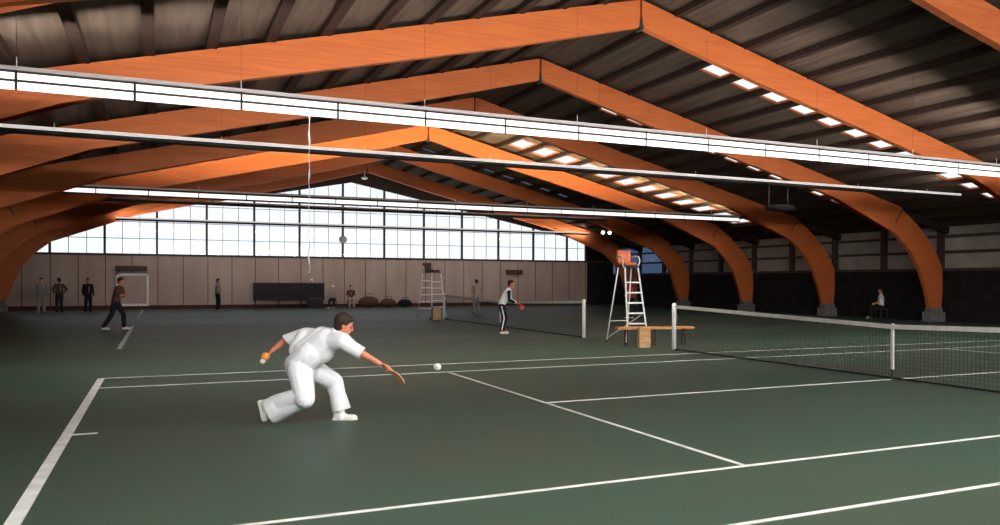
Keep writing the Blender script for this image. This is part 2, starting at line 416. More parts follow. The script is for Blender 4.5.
light_row(10.65, 4.68, U0, U1, 'longest and brightest double row of strip lights crossing the whole picture', True, True)
light_row(15.6, 4.7, U0, U1, 'thin row of strip lights just below the bright double row', False, back=True)
light_row(27.9, 4.7, U0, U1, 'bright single row of strip lights in front of the yellow-lit arch', True, bulb='tubewarm')
light_row(33.2, 4.9, U0, 22, 'dark thin row of strip lights crossing the gable windows at mid height', False)
light_row(43.5, 4.82, -1.2, U1, 'furthest thin row of strip lights close against the gable windows', False, back=True)

# ------------------------------------------------------------------ nets
def net_h(f, hp=1.07, hc=.914): return hp + (hc-hp)*(1-abs(2*f-1)) 
def tennis_net(v0, label, group='tennis nets'):
    A0, A1 = v0-.914, v0+11.884; L = A1-A0
    t = thing('tennis_net', label, 'tennis net', (RIDGE, A0, 0), 0, group)
    bm = nb(); k = 0; nv = int(L/.07); th = .0026
    for i in range(nv+1):
        y = L*i/nv; h = net_h(y/L); box(bm, -.002, .002, y-th/2, y+th/2, .015, h-.02)
    for r in range(14):
        f = r/14
        for i in range(2):
            y0, y1 = L*i/2, L*(i+1)/2
            bar(bm, (0, y0, .03+f*(net_h(y0/L)-.05)), (0, y1, .03+f*(net_h(y1/L)-.05)), .004, th)
    obj('net_mesh', bm, 'net', t)
    bm = nb()
    for i in range(2):
        y0, y1 = L*i/2, L*(i+1)/2
        bar(bm, (0, y0, net_h(y0/L)-.035), (0, y1, net_h(y1/L)-.035), .02, .075)
    obj('headband', bm, 'tape', t)
    bm = nb(); bar(bm, (0, 0, .025), (0, L, .025), .014, .03); obj('bottom_cord', bm, 'net', t)
    bm = nb(); box(bm, -.016, .016, L/2-.025, L/2+.025, .17, .93); obj('centre_strap', bm, 'tape', t)
    bm = nb(); box(bm, -.012, .012, L/2-.015, L/2+.015, .0, .17); tube(bm, [(0, L/2, 0), (0, L/2, .03)], .05, 12); obj('strap_anchor', bm, 'steel_dark', t)
    for y, s in ((0, -1), (L, 1)):
        bm = nb(); tube(bm, [(0, y+s*.03, 0), (0, y+s*.03, 1.09), (0, y+s*.03, 1.12)], [.052, .052, .035], 16)
        p = obj('net_post', bm, 'white', t, True)
        bm = nb(); box(bm, .04, .1, y+s*.03-.03, y+s*.03+.03, .7, .84); tube(bm, [(.08, y+s*.03, .77), (.08, y+s*.17, .77)], .01, 8); obj('winder', bm, 'steel_dark', p)
        bm = nb(); tube(bm, [(0, y+s*.03, 0), (0, y+s*.03, .012)], .1, 16); obj('floor_sleeve', bm, 'steel_dark', p)
    return t
tennis_net(0, 'tennis net of the foreground court running off the right edge')
tennis_net(VB, 'tennis net of the second court behind the tracksuit player')

# ------------------------------------------------------------------ umpire chairs
def umpire_chair(label, loc, rz, seatmat, frm, rear_rungs, platform):
    # local: front ladder at y=0 facing -y, seat above y=.55, rear frame leans to y=1.5
    t = thing('umpire_chair', label, 'umpire chair', loc, rz, 'umpire chairs')
    H = 2.02; y1 = .36; y2 = y1+platform; yr = y2+.42
    wb, wt = .38, .20
    for s in (-1, 1):
        bm = nb(); tube(bm, [(s*wb, 0, .02), (s*.29, .06, .36), (s*wt, y1, H)], .024, 10); obj('front_leg', bm, frm, t, True)
        bm = nb(); tube(bm, [(s*(wb-.06), yr, .02), (s*wt, y2, H)], .019, 10); obj('rear_leg', bm, frm, t, True)
        bm = nb(); tube(bm, [(s*wb, 0, 0), (s*wb, 0, .05)], .034, 10); tube(bm, [(s*(wb-.06), yr, 0), (s*(wb-.06), yr, .05)], .03, 10)
        obj('rubber_foot', bm, 'steel_dark', t)
    for k in range(5):
        z = .53+.27*k; f = (z-.36)/(H-.36); x = .29+(wt-.29)*f; y = .06+(y1-.06)*f
        bm = nb(); box(bm, -x, x, y-.05, y+.05, z-.02, z+.02); obj('rung', bm, frm, t, bevel=.006)
    if rear_rungs:
        for k in range(5):
            f = .2+.155*k; z = H*f; x = wb-.06+(wt-wb+.06)*f; y = yr+(y2-yr)*f
            bm = nb(); box(bm, -x, x, y-.03, y+.03, z-.02, z+.02); obj('rung', bm, frm, t, bevel=.006)
    else:
        bm = nb(); f = .28; tube(bm, [(-.28, yr+(y2-yr)*f, H*f), (.28, yr+(y2-yr)*f, H*f)], .012, 8)
        tube(bm, [(-.3, yr, .1), (.26, y1*.4, .8)], .008, 6); tube(bm, [(.3, yr, .1), (-.26, y1*.4, .8)], .008, 6)
        obj('brace', bm, frm, t)
    bm = nb(); box(bm, -.21, .21, y1-.06, y2+.06, H-.01, H+.03); obj('platform', bm, 'steel_dark', t, bevel=.01)
    bm = nb(); box(bm, -.18, .18, y1+.02, y2+.04, H+.05, H+.12)
    obj('seat', bm, seatmat, t, bevel=.03)
    bm = nb(); n = 8                                   # curved backrest
    r0 = []; 
    for i in range(n+1):
        a = (i/n-.5)*1.5
        x = .21*math.sin(a)/math.sin(.75); y = y2+.02+.1*math.cos(a)-.06
        r0.append([bm.verts.new((x, y, H+.12)), bm.verts.new((x, y+.03, H+.12)), bm.verts.new((x, y+.05, H+.45)), bm.verts.new((x, y+.02, H+.45))])
    for a, b in zip(r0, r0[1:]):
        for k in range(4): bm.faces.new((a[k], a[(k+1) % 4], b[(k+1) % 4], b[k]))
    bm.faces.new(r0[0]); bm.faces.new(r0[-1][::-1])
    obj('backrest', bm, seatmat, t, bevel=.01)
    for s in (-1, 1):
        bm = nb(); tube(bm, [(s*.22, y2-.28, H-.02), (s*.26, y2-.34, H+.16), (s*.26, y2-.28, H+.27), (s*.25, y2-.1, H+.29), (s*.23, y2+.03, H+.26)], .02, 10)
        obj('armrest', bm, 'white', t, True)
    return t
umpire_chair('white ladder umpire chair with orange seat between the two nearer nets', (12.12, 13.9, 0), 0, 'orange', 'white', False, .34)
umpire_chair('further pale umpire chair with dark seat beside the far post of the second net', (11.72, 29.6, 0), 0, 'brownc', 'white', True, 1.35)

# bench and box beside the chair
t = thing('bench', 'long low orange wooden bench in front of the umpire chair', 'bench', (12.22, 13.25, 0), -.18)
bm = nb()
for y in (-.1, .02): box(bm, -1.04, 1.04, y, y+.1, .42, .49)
obj('seat', bm, 'bench', t, bevel=.006)
for x in (-.78, .0, .78):
    bm = nb(); box(bm, x-.018, x+.018, -.1, -.07, 0, .42); box(bm, x-.018, x+.018, .09, .12, 0, .42); box(bm, x-.018, x+.018, -.1, .12, .38, .42); obj('leg', bm, 'mull', t)
t = thing('crate', 'pale wooden box standing on end under the orange bench', 'crate', (11.66, 12.9, 0), -.3)
bm = nb(); box(bm, -.14, .14, -.12, .12, 0, .5); obj('crate_body', bm, 'crate', t, bevel=.01)
bm = nb()
for z in (.12, .3, .44): box(bm, -.145, .145, -.128, -.118, z-.03, z+.03)
obj('slat', bm, 'bench', t)
t = thing('crate', 'beige box at the foot of the further umpire chair', 'crate', (11.5, 29.3, 0))
bm = nb(); box(bm, -.17, .17, -.12, .12, 0, .5); obj('crate_body', bm, 'crate', t, bevel=.01)
bm = nb(); box(bm, -.18, .18, -.13, .13, .5, .55); obj('lid', bm, 'beigec', t, bevel=.01)

# ------------------------------------------------------------------ things on the far wall
t = thing('practice_frame', 'white square frame standing against the brown wall behind the far dark player', 'frame', (-.55, VFAR-.06, 0))
bm = nb()
for x in (-.80, .72): box(bm, x-.02, x+.11, -.05, .02, .18, 2.05)
box(bm, -.82, .83, -.05, .02, 1.92, 2.05); box(bm, -.82, .83, -.05, .02, .18, .32)
obj('frame', bm, 'white', t, bevel=.01)
bm = nb(); box(bm, -.7, .73, -.005, .02, .3, 1.95); obj('backing_panel', bm, 'wallb', t)
bm = nb()
for x in (-.74, .75): box(bm, x-.03, x+.03, -.04, .0, 0, .2)
obj('foot', bm, 'mull', t)
def wall_box(u, wd, z, label):
    t = thing('wall_heater', label, 'heater', (u, VFAR-.02, z), 0, 'dark wall boxes')
    bm = nb(); box(bm, -wd/2, wd/2, -.34, 0, 0, .3); obj('casing', bm, 'brownc', t, bevel=.02)
    bm = nb()
    for k in range(5): box(bm, -wd/2+.05, wd/2-.05, -.35, -.34, .04+.05*k, .06+.05*k)
    obj('grille', bm, 'steel_dark', t)
wall_box(-.6, 1.6, 2.17, 'dark long box on the brown wall above the white square frame')
wall_box(23.0, 1.15, 2.17, 'dark box on the brown wall above the tracksuit player')
t = thing('display_board', 'long dark board standing on short legs along the brown far wall', 'board', (8.0, 47.2, 0))
bm = nb(); box(bm, -2.15, 2.0, -.03, .03, .48, 1.5); obj('board_panel', bm, 'navy', t, bevel=.01)
bm = nb(); box(bm, -2.18, 2.03, -.04, .04, 1.49, 1.54); obj('top_rail', bm, 'brownc', t)
for x in (-2.05, -.7, .6, 1.9):
    bm = nb(); box(bm, x-.03, x+.03, -.03, .03, 0, .5); box(bm, x-.03, x+.03, -.25, .25, 0, .05); obj('leg', bm, 'navy', t)
t = thing('equipment_chest', 'low dark chest at the right end of the long dark board', 'chest', (9.3, 46.5, 0))
bm = nb(); box(bm, -.42, .42, -.25, .25, 0, .55); obj('chest_body', bm, 'navy', t, bevel=.02)
bm = nb(); box(bm, -.44, .44, -.27, .27, .55, .62); obj('lid', bm, 'brownc', t, bevel=.02)
def bag(x, y, s, m, label):
    t = thing('sports_bag', label, 'bag', (x, y, 0), 0, 'bags on the far floor')
    bm = nb(); ball(bm, (0, 0, .24*s), .25*s, 3, (1.7, .8, .95)); o = obj('bag_body', bm, m, t, True)
    bm = nb(); tube(bm, [(-.2*s, -.05, .42*s), (-.14*s, -.08, .58*s), (.14*s, -.08, .58*s), (.2*s, -.05, .42*s)], .018, 6); obj('handle', bm, 'black', t)
bag(12.55, 46.4, 1.5, 'brownc', 'brownish bag heaped by the far wall, right of the seated people')
bag(13.75, 46.3, 1.2, 'brownc', 'second brownish bag lying by the far wall')
bag(14.8, 46.2, 1.1, 'black', 'black bag lying rightmost of the bags by the far wall')
t = thing('low_bench', 'low dark bench with white shoes beyond the second net', 'bench', (19.9, 44.6, 0))
bm = nb(); box(bm, -1.0, 1.0, -.15, .15, .30, .35); obj('seat', bm, 'brownc', t, bevel=.01)
for x in (-.8, .8):
    bm = nb(); box(bm, x-.03, x+.03, -.13, .13, 0, .30); obj('leg', bm, 'mull', t)
for i, (x, lb) in enumerate(((-.55, 'white shoe at the left end of the low far bench'), (0.1, 'white shoe in the middle of the low far bench'), (.65, 'white shoe at the right end of the low far bench'))):
    bm = nb(); ball(bm, (0, 0, .06), .06, 2, (2.2, .9, .95)); box(bm, -.13, .12, -.05, .05, 0, .03); o = obj('shoe', bm, 'white', None, True)
    o.location = (19.9+x, 44.6, .352); tag(o, lb, 'shoe', 'white shoes on the far bench')
# round disc on the middle mullion
t = thing('wall_speaker', 'small round grey disc fixed on the middle gable mullion', 'speaker', (mus[6]-.02, VFAR-.03, 4.28))
bm = nb(); tube(bm, [(0, 0, 0), (0, -.1, 0)], [.24, .24], 24); obj('case', bm, 'greyc', t)
bm = nb(); tube(bm, [(0, -.1, 0), (0, -.12, 0)], [.19, .17], 24); obj('front_grille', bm, 'fine', t)
# unit heater hung under the roof on the right
t = thing('unit_heater', 'dark hanging fan heater under the roof, right of the third arch leg', 'heater', (23.9, 22.0, 4.7))
bm = nb(); ball(bm, (0, 0, .0), .38, 3, (1.9, 1, .42)); obj('casing', bm, 'steel_dark', t, True)
for x in (-.55, .45):
    bm = nb(); tube(bm, [(x, 0, .05), (x, 0, roofz(23.9+x)-4.7-.01)], .02, 8); obj('hanger', bm, 'concrete', t)
bm = nb()
for k in range(5): box(bm, -.5, .5, -.40+.0, -.36, -.1+.05*k, -.08+.05*k)
obj('grille', bm, 'concrete', t)
# twin floodlight on the dark arch, ball lamp near the gable apex
t = thing('floodlight', 'small bright twin lamp hanging right of the gable windows', 'lamp', (24.55, 37.7, 4.55))
for x in (-.2, .25):
    bm = nb(); ball(bm, (x, 0, 0), .1, 2); obj('lamp_glass', bm, 'lampw', t, True)
bm = nb(); tube(bm, [(-.3, .04, .1), (.35, .04, .1)], .02, 8); tube(bm, [(0, .04, .1), (0, .15, .35)], .02, 8); obj('bracket', bm, 'steel_dark', t)
t = thing('pendant_lamp', 'small white pendant lamp near the gable apex', 'lamp', (11.95, 44.9, 7.85))
bm = nb(); ball(bm, (0, 0, 0), .13, 3, (1.5, 1.5, .7)); obj('lamp_shade', bm, 'white', t, True)
bm = nb(); tube(bm, [(0, 0, .05), (0, 0, roofz(11.95)-7.85-.01)], .02, 8); obj('rod', bm, 'wire', t)
# white cord hanging from the bright row
bm = nb()
p0 = at(310, 113, 17.2)
pts = []
for i in range(25):
    f = i/24; pts.append((3.26+.012*math.sin(i*1.7)*(.3+f), 10.65+.02*math.cos(i*2.1), 4.57-2.82*f))
tube(bm, pts, [.006+.012*(1 if i in (3,4,9,20,21,22,24) else 0) for i in range(25)], 6)
o = obj('hanging_cord', bm, 'wire', None, True); tag(o, 'thin white cord hanging down from the bright double strip light', 'cord')

# ------------------------------------------------------------------ people
def fuse(name, bm, m, parent, vox, smooth=4, fac=.5):
    me = bpy.data.meshes.new(name); bm.to_mesh(me); bm.free()
    o = bpy.data.objects.new(name, me); C.objects.link(o)
    r = o.modifiers.new('r', 'REMESH'); r.mode = 'VOXEL'; r.voxel_size = vox; r.use_smooth_shade = True
    if smooth:
        s = o.modifiers.new('s', 'SMOOTH'); s.iterations = smooth; s.factor = fac
    dg = bpy.context.evaluated_depsgraph_get(); dg.update()
    me2 = bpy.data.meshes.new_from_object(o.evaluated_get(dg)); o.modifiers.clear(); o.data = me2; bpy.data.meshes.remove(me)
    me2.name = name; me2.materials.clear(); me2.materials.append(M[m] if isinstance(m, str) else m)
    for p in me2.polygons: p.use_smooth = True
    o.parent = parent
    return o
def frame_of(f, u):
    f = Vector(f).normalized(); u = Vector(u); u = (u-f*u.dot(f)).normalized(); l = u.cross(f)
    return f, u, l                                   # forward, up, left
def head(bm, c, f, u, k=1.0):
    f, u, l = frame_of(f, u); R = Matrix((f, l, u)).transposed().to_quaternion()
    P = lambda a, b, d: Vector(c)+(f*a+l*b+u*d)*k
    ball(bm, P(-.012, 0, .03), .092*k, 3, (1.04, .84, .98), R)      # skull
    ball(bm, P(.028, 0, -.035), .066*k, 3, (.9, .86, 1.12), R)      # face
    ball(bm, P(.055, 0, -.088), .030*k, 2, (1, 1.15, .8), R)        # chin
    cap(bm, P(.055, .035, .02), P(.055, -.035, .02), .022*k, .022*k)  # brow
    cap(bm, P(.082, 0, .012), P(.104, 0, -.030), .009*k, .014*k)    # nose
    ball(bm, P(.080, 0, -.058), .018*k, 2, (.8, 1.5, .7), R)        # mouth
    for s in (-1, 1): 
        ball(bm, P(-.008, s*.080, -.005), .026*k, 2, (.75, .4, 1.2), R)
        ball(bm, P(.045, s*.040, -.025), .026*k, 2)
def hair(bm, c, f, u, k=1.0):
    f, u, l = frame_of(f, u); R = Matrix((f, l, u)).transposed().to_quaternion()
    P = lambda a, b, d: Vector(c)+(f*a+l*b+u*d)*k
    ball(bm, P(-.028, 0, .048), .099*k, 3, (1.0, .88, .92), R)
    ball(bm, P(-.055, 0, -.01), .074*k, 3, (.8, 1.02, 1.15), R)
    ball(bm, P(.04, 0, .088), .045*k, 2, (1.1, 1.5, .7), R)
    for s in (-1, 1): ball(bm, P(-.005, s*.07, .03), .032*k, 2, (.8, .5, 1.2), R)
def hand(bm, wr, d, pn, curl=.5, side=1, k=1.0):
    """wr wrist, d pointing direction, pn palm normal; fingers curl towards pn; thumb on `side`"""
    d = Vector(d).normalized(); pn = Vector(pn); pn = (pn-d*pn.dot(d)).normalized(); s = d.cross(pn).normalized()*side
    wr = Vector(wr)
    for i in range(4):
        x = (-.027+.018*i)*k
        cap(bm, wr+d*.015*k+s*x*.6, wr+d*.088*k+s*x, .013*k, .0115*k, 8)
    for i, L in enumerate((.058, .070, .075, .068)):            # little ... index
        x = (-.030+.020*i)*k; p = wr+d*.088*k+s*x; dd = d.copy()
        r = (.0078 if i else .0068)*k
        for j, fr in enumerate((.45, .31, .24)):
            ax = d.cross(pn); a = curl*(1.0+.15*(3-i))*(.9 if j == 0 else 1)
            dd = (Quaternion(ax, a) @ dd)
            q = p+dd*L*fr*k; cap(bm, p, q, r, r*.92, 8); p = q; r *= .93
    p = wr+d*.028*k+s*.028*k
    q = p+(d*.55+s*.62+pn*.35).normalized()*.038*k; cap(bm, p, q, .0125*k, .0105*k, 8)
    q2 = q+(d*.8+s*.12+pn*.45).normalized()*.032*k; cap(bm, q, q2, .0105*k, .009*k, 8)
    q3 = q2+(d*.8-s*.15*curl+pn*.6*curl).normalized()*.024*k; cap(bm, q2, q3, .009*k, .008*k, 8)

def shoe(parent, heel, toe, up, m, name='shoe', k=1.0):
    heel = Vector(heel); toe = Vector(toe); up = Vector(up); d = (toe-heel).normalized(); up = (up-d*up.dot(d)).normalized(); L = (toe-heel).length
    l = up.cross(d); R = Matrix((d, l, up)).transposed().to_quaternion()
    bm = nb()
    ball(bm, heel+d*.05+up*.045, .046, 2, (1.1, .85, 1.0), R)
    cap(bm, heel+d*.05+up*.04, heel+d*(L*.45)+up*.045, .043, .042)
    ball(bm, heel+d*(L*.74)+up*.03, .05, 2, (1.5, .95, .72), R)
    cap(bm, heel+d*.05+up*.06, heel+d*.045+up*.105, .043, .046)
    o = fuse(name, bm, m, parent, .012, 3)
    bm = nb()
    pts = [(.0, .028), (.06, .040), (.5, .040), (.78, .052), (.95, .036), (1.0, .0)]
    ring = [(x*L, y) for x, y in pts] + [(x*L, -y) for x, y in pts[-2::-1]]
    a = [bm.verts.new(heel+d*x+l*y) for x, y in ring]; b = [bm.verts.new(heel+d*x+l*y+up*.022) for x, y in ring]
    bm.faces.new(a); bm.faces.new(b[::-1])
    for i in range(len(ring)): bm.faces.new((a[i], a[(i+1) % len(ring)], b[(i+1) % len(ring)], b[i]))
    obj('sole', bm, 'sole', o)
    return o

def person(label, loc, rz, J, top_m, trous_m, shoe_m='white', hair_m='hair', skin_m='skin', sleeve=1.0, vox=.013, stripe=None, cap_m=None, curl=.5, fat=1.0, group=None):
    """J joints in metres, local: +x the way the person faces, +y their left, z up"""
    t = thing('person', label, 'person', loc, rz, group)
    V = {k: Vector(v) for k, v in J.items()}
    bm = nb()
    cap(bm, V['pelvis'], V['chest'], .105, .12); cap(bm, V['shl'], V['shr'], .055, .055)
    cap(bm, V['chest'], V['neck'], .10, .055); cap(bm, V['neck'], V['head']-(V['head']-V['neck'])*.35, .055, .053)
    hf = V['hf']; hu = (V['head']-V['neck'])
    head(bm, V['head'], hf, hu)
    for s in 'lr':
        cap(bm, V['sh'+s], V['el'+s], .046, .038); cap(bm, V['el'+s], V['wr'+s], .037, .025)
        d = V['wr'+s]-V['el'+s]; pn = V.get('pn'+s, Vector((0, 1 if s == 'r' else -1, 0)))
        hand(bm, V['wr'+s], d, pn, curl, 1 if s == 'r' else -1)
        cap(bm, V['hip'+s], V['kn'+s], .075, .05); cap(bm, V['kn'+s], V['an'+s], .048, .034)
        cap(bm, V['an'+s], V['an'+s]+V['toe'+s]*.12-Vector((0,0,.03)), .034, .028)
    body = fuse('body', bm, skin_m, t, min(vox, .0105), 2)
    bm = nb(); hair(bm, V['head'], hf, hu); fuse('hair', bm, hair_m, t, .013, 2)
    if cap_m:
        f, u, l = frame_of(hf, hu); bm = nb(); R = Matrix((f, l, u)).transposed().to_quaternion()
        ball(bm, V['head']+u*.06-f*.01, .108, 3, (1.06, .92, .72), R); ball(bm, V['head']+u*.045+f*.11, .06, 2, (1.1, 1.2, .16), R)
        fuse('cap', bm, cap_m, t, .013, 2)
    bm = nb()                                          # jacket or shirt
    side = (V['shl']-V['shr']).normalized()
    for s in (-1, 1):
        cap(bm, V['pelvis']+side*s*.055+Vector((0,0,.03)), V['chest']+side*s*.06, .118*fat, .125*fat)
    cap(bm, V['chest'], V['neck']-(V['neck']-V['chest'])*.18, .12, .075)
    for s in 'lr':
        cap(bm, V['sh'+s], V['el'+s] if sleeve >= .5 else V['sh'+s].lerp(V['el'+s], .8), .072, .058)
        cap(bm, V['chest'], V['sh'+s], .10, .072)
        if sleeve >= 1: cap(bm, V['el'+s], V['el'+s].lerp(V['wr'+s], .9), .056, .042)
    fuse('jacket' if sleeve >= 1 else 'shirt', bm, top_m, t, .014, 4)
    bm = nb()
    cap(bm, V['hipl'], V['hipr'], .105, .105); cap(bm, V['pelvis'], V['pelvis']+(V['chest']-V['pelvis'])*.2, .118, .112)
    for s in 'lr':
        cap(bm, V['hip'+s], V['kn'+s], .103, .078); cap(bm, V['kn'+s], V['an'+s].lerp(V['kn'+s], .06), .078, .070)
    tr = fuse('trousers', bm, trous_m, t, .014, 4)
    if stripe:
        for s in 'lr':
            o_ = side*(1 if s == 'l' else -1); bm = nb()
            a = V['hip'+s]+o_*.09; b = V['kn'+s]+o_*.068; c = V['an'+s].lerp(V['kn'+s], .06)+o_*.062
            tube(bm, [a, b, c], [.022, .022, .022], 10); fuse('side_stripe', bm, stripe, tr, .012, 1)
    for s in 'lr':
        d = V['toe'+s].normalized(); a = V['an'+s]
        heel = a - d*.06; heel.z = a.z-.085
        shoe(t, heel, heel+d*.27, (0,0,1), shoe_m)
    return t

def stand(lean=0., spread=.12, arms='down', stride=0., crouch=0., look=0., bend=0.):
    """standing pose; lean moves the upper body forward"""
    hz = .92-crouch
    J = {'pelvis': (0, 0, hz+.02), 'hipl': (0, .09, hz-.02), 'hipr': (0, -.09, hz-.02)}
    ang = lean; c = Vector((math.sin(ang)*.40, 0, hz+math.cos(ang)*.40)); J['chest'] = tuple(c)
    nk = Vector((math.sin(ang)*.56, 0, hz+math.cos(ang)*.56)); J['neck'] = tuple(nk)
    J['head'] = (nk.x+math.sin(ang*.6+look)*.17+.015, 0, nk.z+math.cos(ang*.6+look)*.15); J['hf'] = (math.cos(look+ang*.3), 0, -math.sin(look+ang*.3))
    sh = Vector((math.sin(ang)*.48, 0, hz+math.cos(ang)*.48)); J['shl'] = (sh.x, .18, sh.z); J['shr'] = (sh.x, -.18, sh.z)
    for s, y in (('l', 1), ('r', -1)):
        fx = stride*(1 if s == 'l' else -1)
        J['an'+s] = (fx, y*(spread+.0), .085); kb = .05+crouch*1.1
        J['kn'+s] = (fx*.5+kb, y*(.09+spread)*.5, (hz-.02+.085)/2+.01); J['toe'+s] = (1, y*.2, 0)
        if arms == 'down': el = Vector((sh.x-.03, y*.24, sh.z-.28)); wr = Vector((sh.x+.06, y*.25, sh.z-.52))
        elif arms == 'fwd': el = Vector((sh.x+.03, y*.22, sh.z-.27)); wr = Vector((sh.x+.24, y*.10, sh.z-.36))
        elif arms == 'folded': el = Vector((sh.x+.05, y*.23, sh.z-.26)); wr = Vector((sh.x+.24, y*.02, sh.z-.20))
        elif arms == 'knee': el = Vector((sh.x+.05, y*.22, sh.z-.26)); wr = Vector((sh.x+.14, y*.14, sh.z-.50))
        elif arms == 'hip': el = Vector((sh.x-.08, y*.34, sh.z-.22)); wr = Vector((sh.x+.02, y*.20, sh.z-.40))
        J['el'+s] = tuple(el); J['wr'+s] = tuple(wr)
    return J
def sit(seat=.45):
    J = stand(arms='knee'); dz = seat+.135-.94
    for k in J:
        if k[:2] in ('an', 'kn', 'hf', 'to'): continue
        x, y, z = J[k]; J[k] = (x, y, z+dz)
    for s, y in (('l', 1), ('r', -1)):
        J['kn'+s] = (.42, y*.13, seat+.08); J['an'+s] = (.46, y*.13, .085)
        x, yy, z = J['wr'+s]; J['el'+s] = (J['sh'+s][0]+.06, y*.22, J['sh'+s][2]-.27); J['wr'+s] = (.28, y*.14, seat+.22)
    return J
def FL(x, y):
    d = at(x, y, 1)-CAM; return CAM - d*(CAM.z/d.z)
FR = -YAW                                              # rotation that faces picture right

# player leaning in on the left of the second court
J = stand(lean=.22, spread=.2, arms='folded', stride=.0, crouch=.02)
J['anr'] = (-.36, -.08, .085); J['knr'] = (-.1, -.1, .5); J['anl'] = (.2, .14, .085); J['knl'] = (.2, .1, .5)
person('person in dark brown sweater and dark trousers bending forward, arms folded, by the white frame', (-.45, 26.3, 0), FR+.1, J, 'brownc', 'black', 'white', skin_m='skinred', sleeve=.5)
# tracksuit man
J = stand(lean=.42, spread=.1, arms='fwd', crouch=.03)
trk = person('person in black and white tracksuit with striped trousers leaning forward near the second net', (10.5, 19.35, 0), FR-.02, J, 'cotton', 'black', 'white', skin_m='skinred', sleeve=1, stripe='cotton')
bm = nb()
sr = Vector(J['shr']); er = Vector(J['elr']); wr_ = Vector(J['wrr'])
cap(bm, sr+Vector((.03, -.03, -.02)), er+Vector((.01, -.012, 0)), .062, .054); cap(bm, er+Vector((.01, -.012, 0)), wr_.lerp(er, .2)+Vector((0, -.01, 0)), .052, .042)
fuse('black_sleeve', bm, 'black', trk, .014, 3)
# paddle in the tracksuit man's hand
def paddle(name, grip, d, n, label, Lh=.13, Lb=.2, Rb=.085, m='paddle'):
    grip = Vector(grip); d = Vector(d).normalized(); n = Vector(n); n = (n-d*n.dot(d)).normalized(); s = d.cross(n)
    t = thing(name, label, 'paddle', tuple(grip-d*.06))
    o0 = grip-d*.06
    bm = nb(); tube(bm, [d*0, d*.02, d*Lh], [.014, .017, .015], 10); obj('handle', bm, m, t, True)
    bm = nb(); ring = []
    for i in range(28):
        a = 2*PI*i/28; y = math.cos(a); x = math.sin(a)
        ring.append(d*(Lh+Lb*.5-.01+Lb*.5*-y)+s*x*Rb*(1-.12*y))
    a = [bm.verts.new(p+n*.008) for p in ring]; b = [bm.verts.new(p-n*.008) for p in ring]
    bm.faces.new(a); bm.faces.new(b[::-1])
    for i in range(28): bm.faces.new((a[i], a[(i+1) % 28], b[(i+1) % 28], b[i]))
    obj('blade', bm, m, t, bevel=.003)
    return t
hw = Matrix.Rotation(FR-.02, 3, 'Z') @ Vector(J['wrr']) + Vector((10.5, 19.35, 0))
hd_ = Matrix.Rotation(FR-.02, 3, 'Z') @ Vector((.9, .1, -.35))
paddle('paddle', tuple(hw+hd_*.09), hd_+Vector((0, 0, -.5)), Vector((.3, -1, 0)), 'small red paddle in the hands of the person in the striped tracksuit', m='redc', Rb=.08, Lb=.18)
# small figures far away
person('small person in white top and dark trousers standing alone at the far wall', (3.7, 43.9, 0), FR, stand(arms='fwd', lean=.05), 'greyc', 'black', 'black', sleeve=.5)
person('pale-clothed person standing leftmost under the brown wall', (-4.45, 43.2, 0), FR-1.2, stand(arms='down'), 'greyc', 'greyc', 'black', sleeve=1)
person('person in grey and dark clothes standing second from the left', (-3.65, 43.0, 0), FR+2.6, stand(arms='hip', lean=.1), 'brownc', 'navy', 'black', sleeve=1)
person('person all in black standing third from the left under the brown wall', (-2.4, 42.6, 0), FR-.6, stand(arms='down', lean=.05), 'black', 'black', 'black', sleeve=1)
person('person in beige standing behind the second net, left of the tracksuit player', (15.6, 35.4, 0), FR+2.0, stand(arms='fwd'), 'beigec', 'greyc', 'black', sleeve=1)
person('person in red top in the dark beyond the orange-seated umpire chair', tuple(FL(630.5, 318.5)), FR+2.4, stand(arms='fwd'), 'redc', 'navy', 'white', sleeve=.5)
def stool(loc, label, w_=.5):
    t = thing('stool', label, 'stool', loc, 0, 'plain stools')
    bm = nb(); box(bm, -w_/2, w_/2, -.2, .2, .41, .455); obj('seat', bm, 'brownc', t, bevel=.01)
    for x in (-w_/2+.05, w_/2-.05):
        for y in (-.16, .16):
            bm = nb(); tube(bm, [(x, y, 0), (x, y, .41)], .017, 8); obj('leg', bm, 'steel_dark', t)
stool((10.35, 46.3, 0), 'stool under the seated person in a white cap')
person('seated person in white cap and grey top beside the long dark board', (10.35, 46.3, 0), FR-1.5, sit(), 'greyc', 'black', 'white', cap_m='cotton', sleeve=1)
stool((11.45, 46.4, 0), 'stool under the seated person in brown')
person('seated person in brown top, right of the one in the white cap', (11.45, 46.4, 0), FR-1.2, sit(), 'brownc', 'beigec', 'black', sleeve=.5)
person('person with white hat standing behind the long dark board', (9.3, 47.66, 0), FR-1.4, stand(arms='down', crouch=-.02), 'navy', 'navy', 'black', cap_m='cotton', sleeve=1)
stool(tuple(FL(881, 318.5)), 'stool under the person seated by the dark right wall')
person('person in white top seated in the dark by the right side wall', tuple(FL(881, 318.5)), FR+2.9, sit(), 'cotton', 'black', 'black', sleeve=.5)

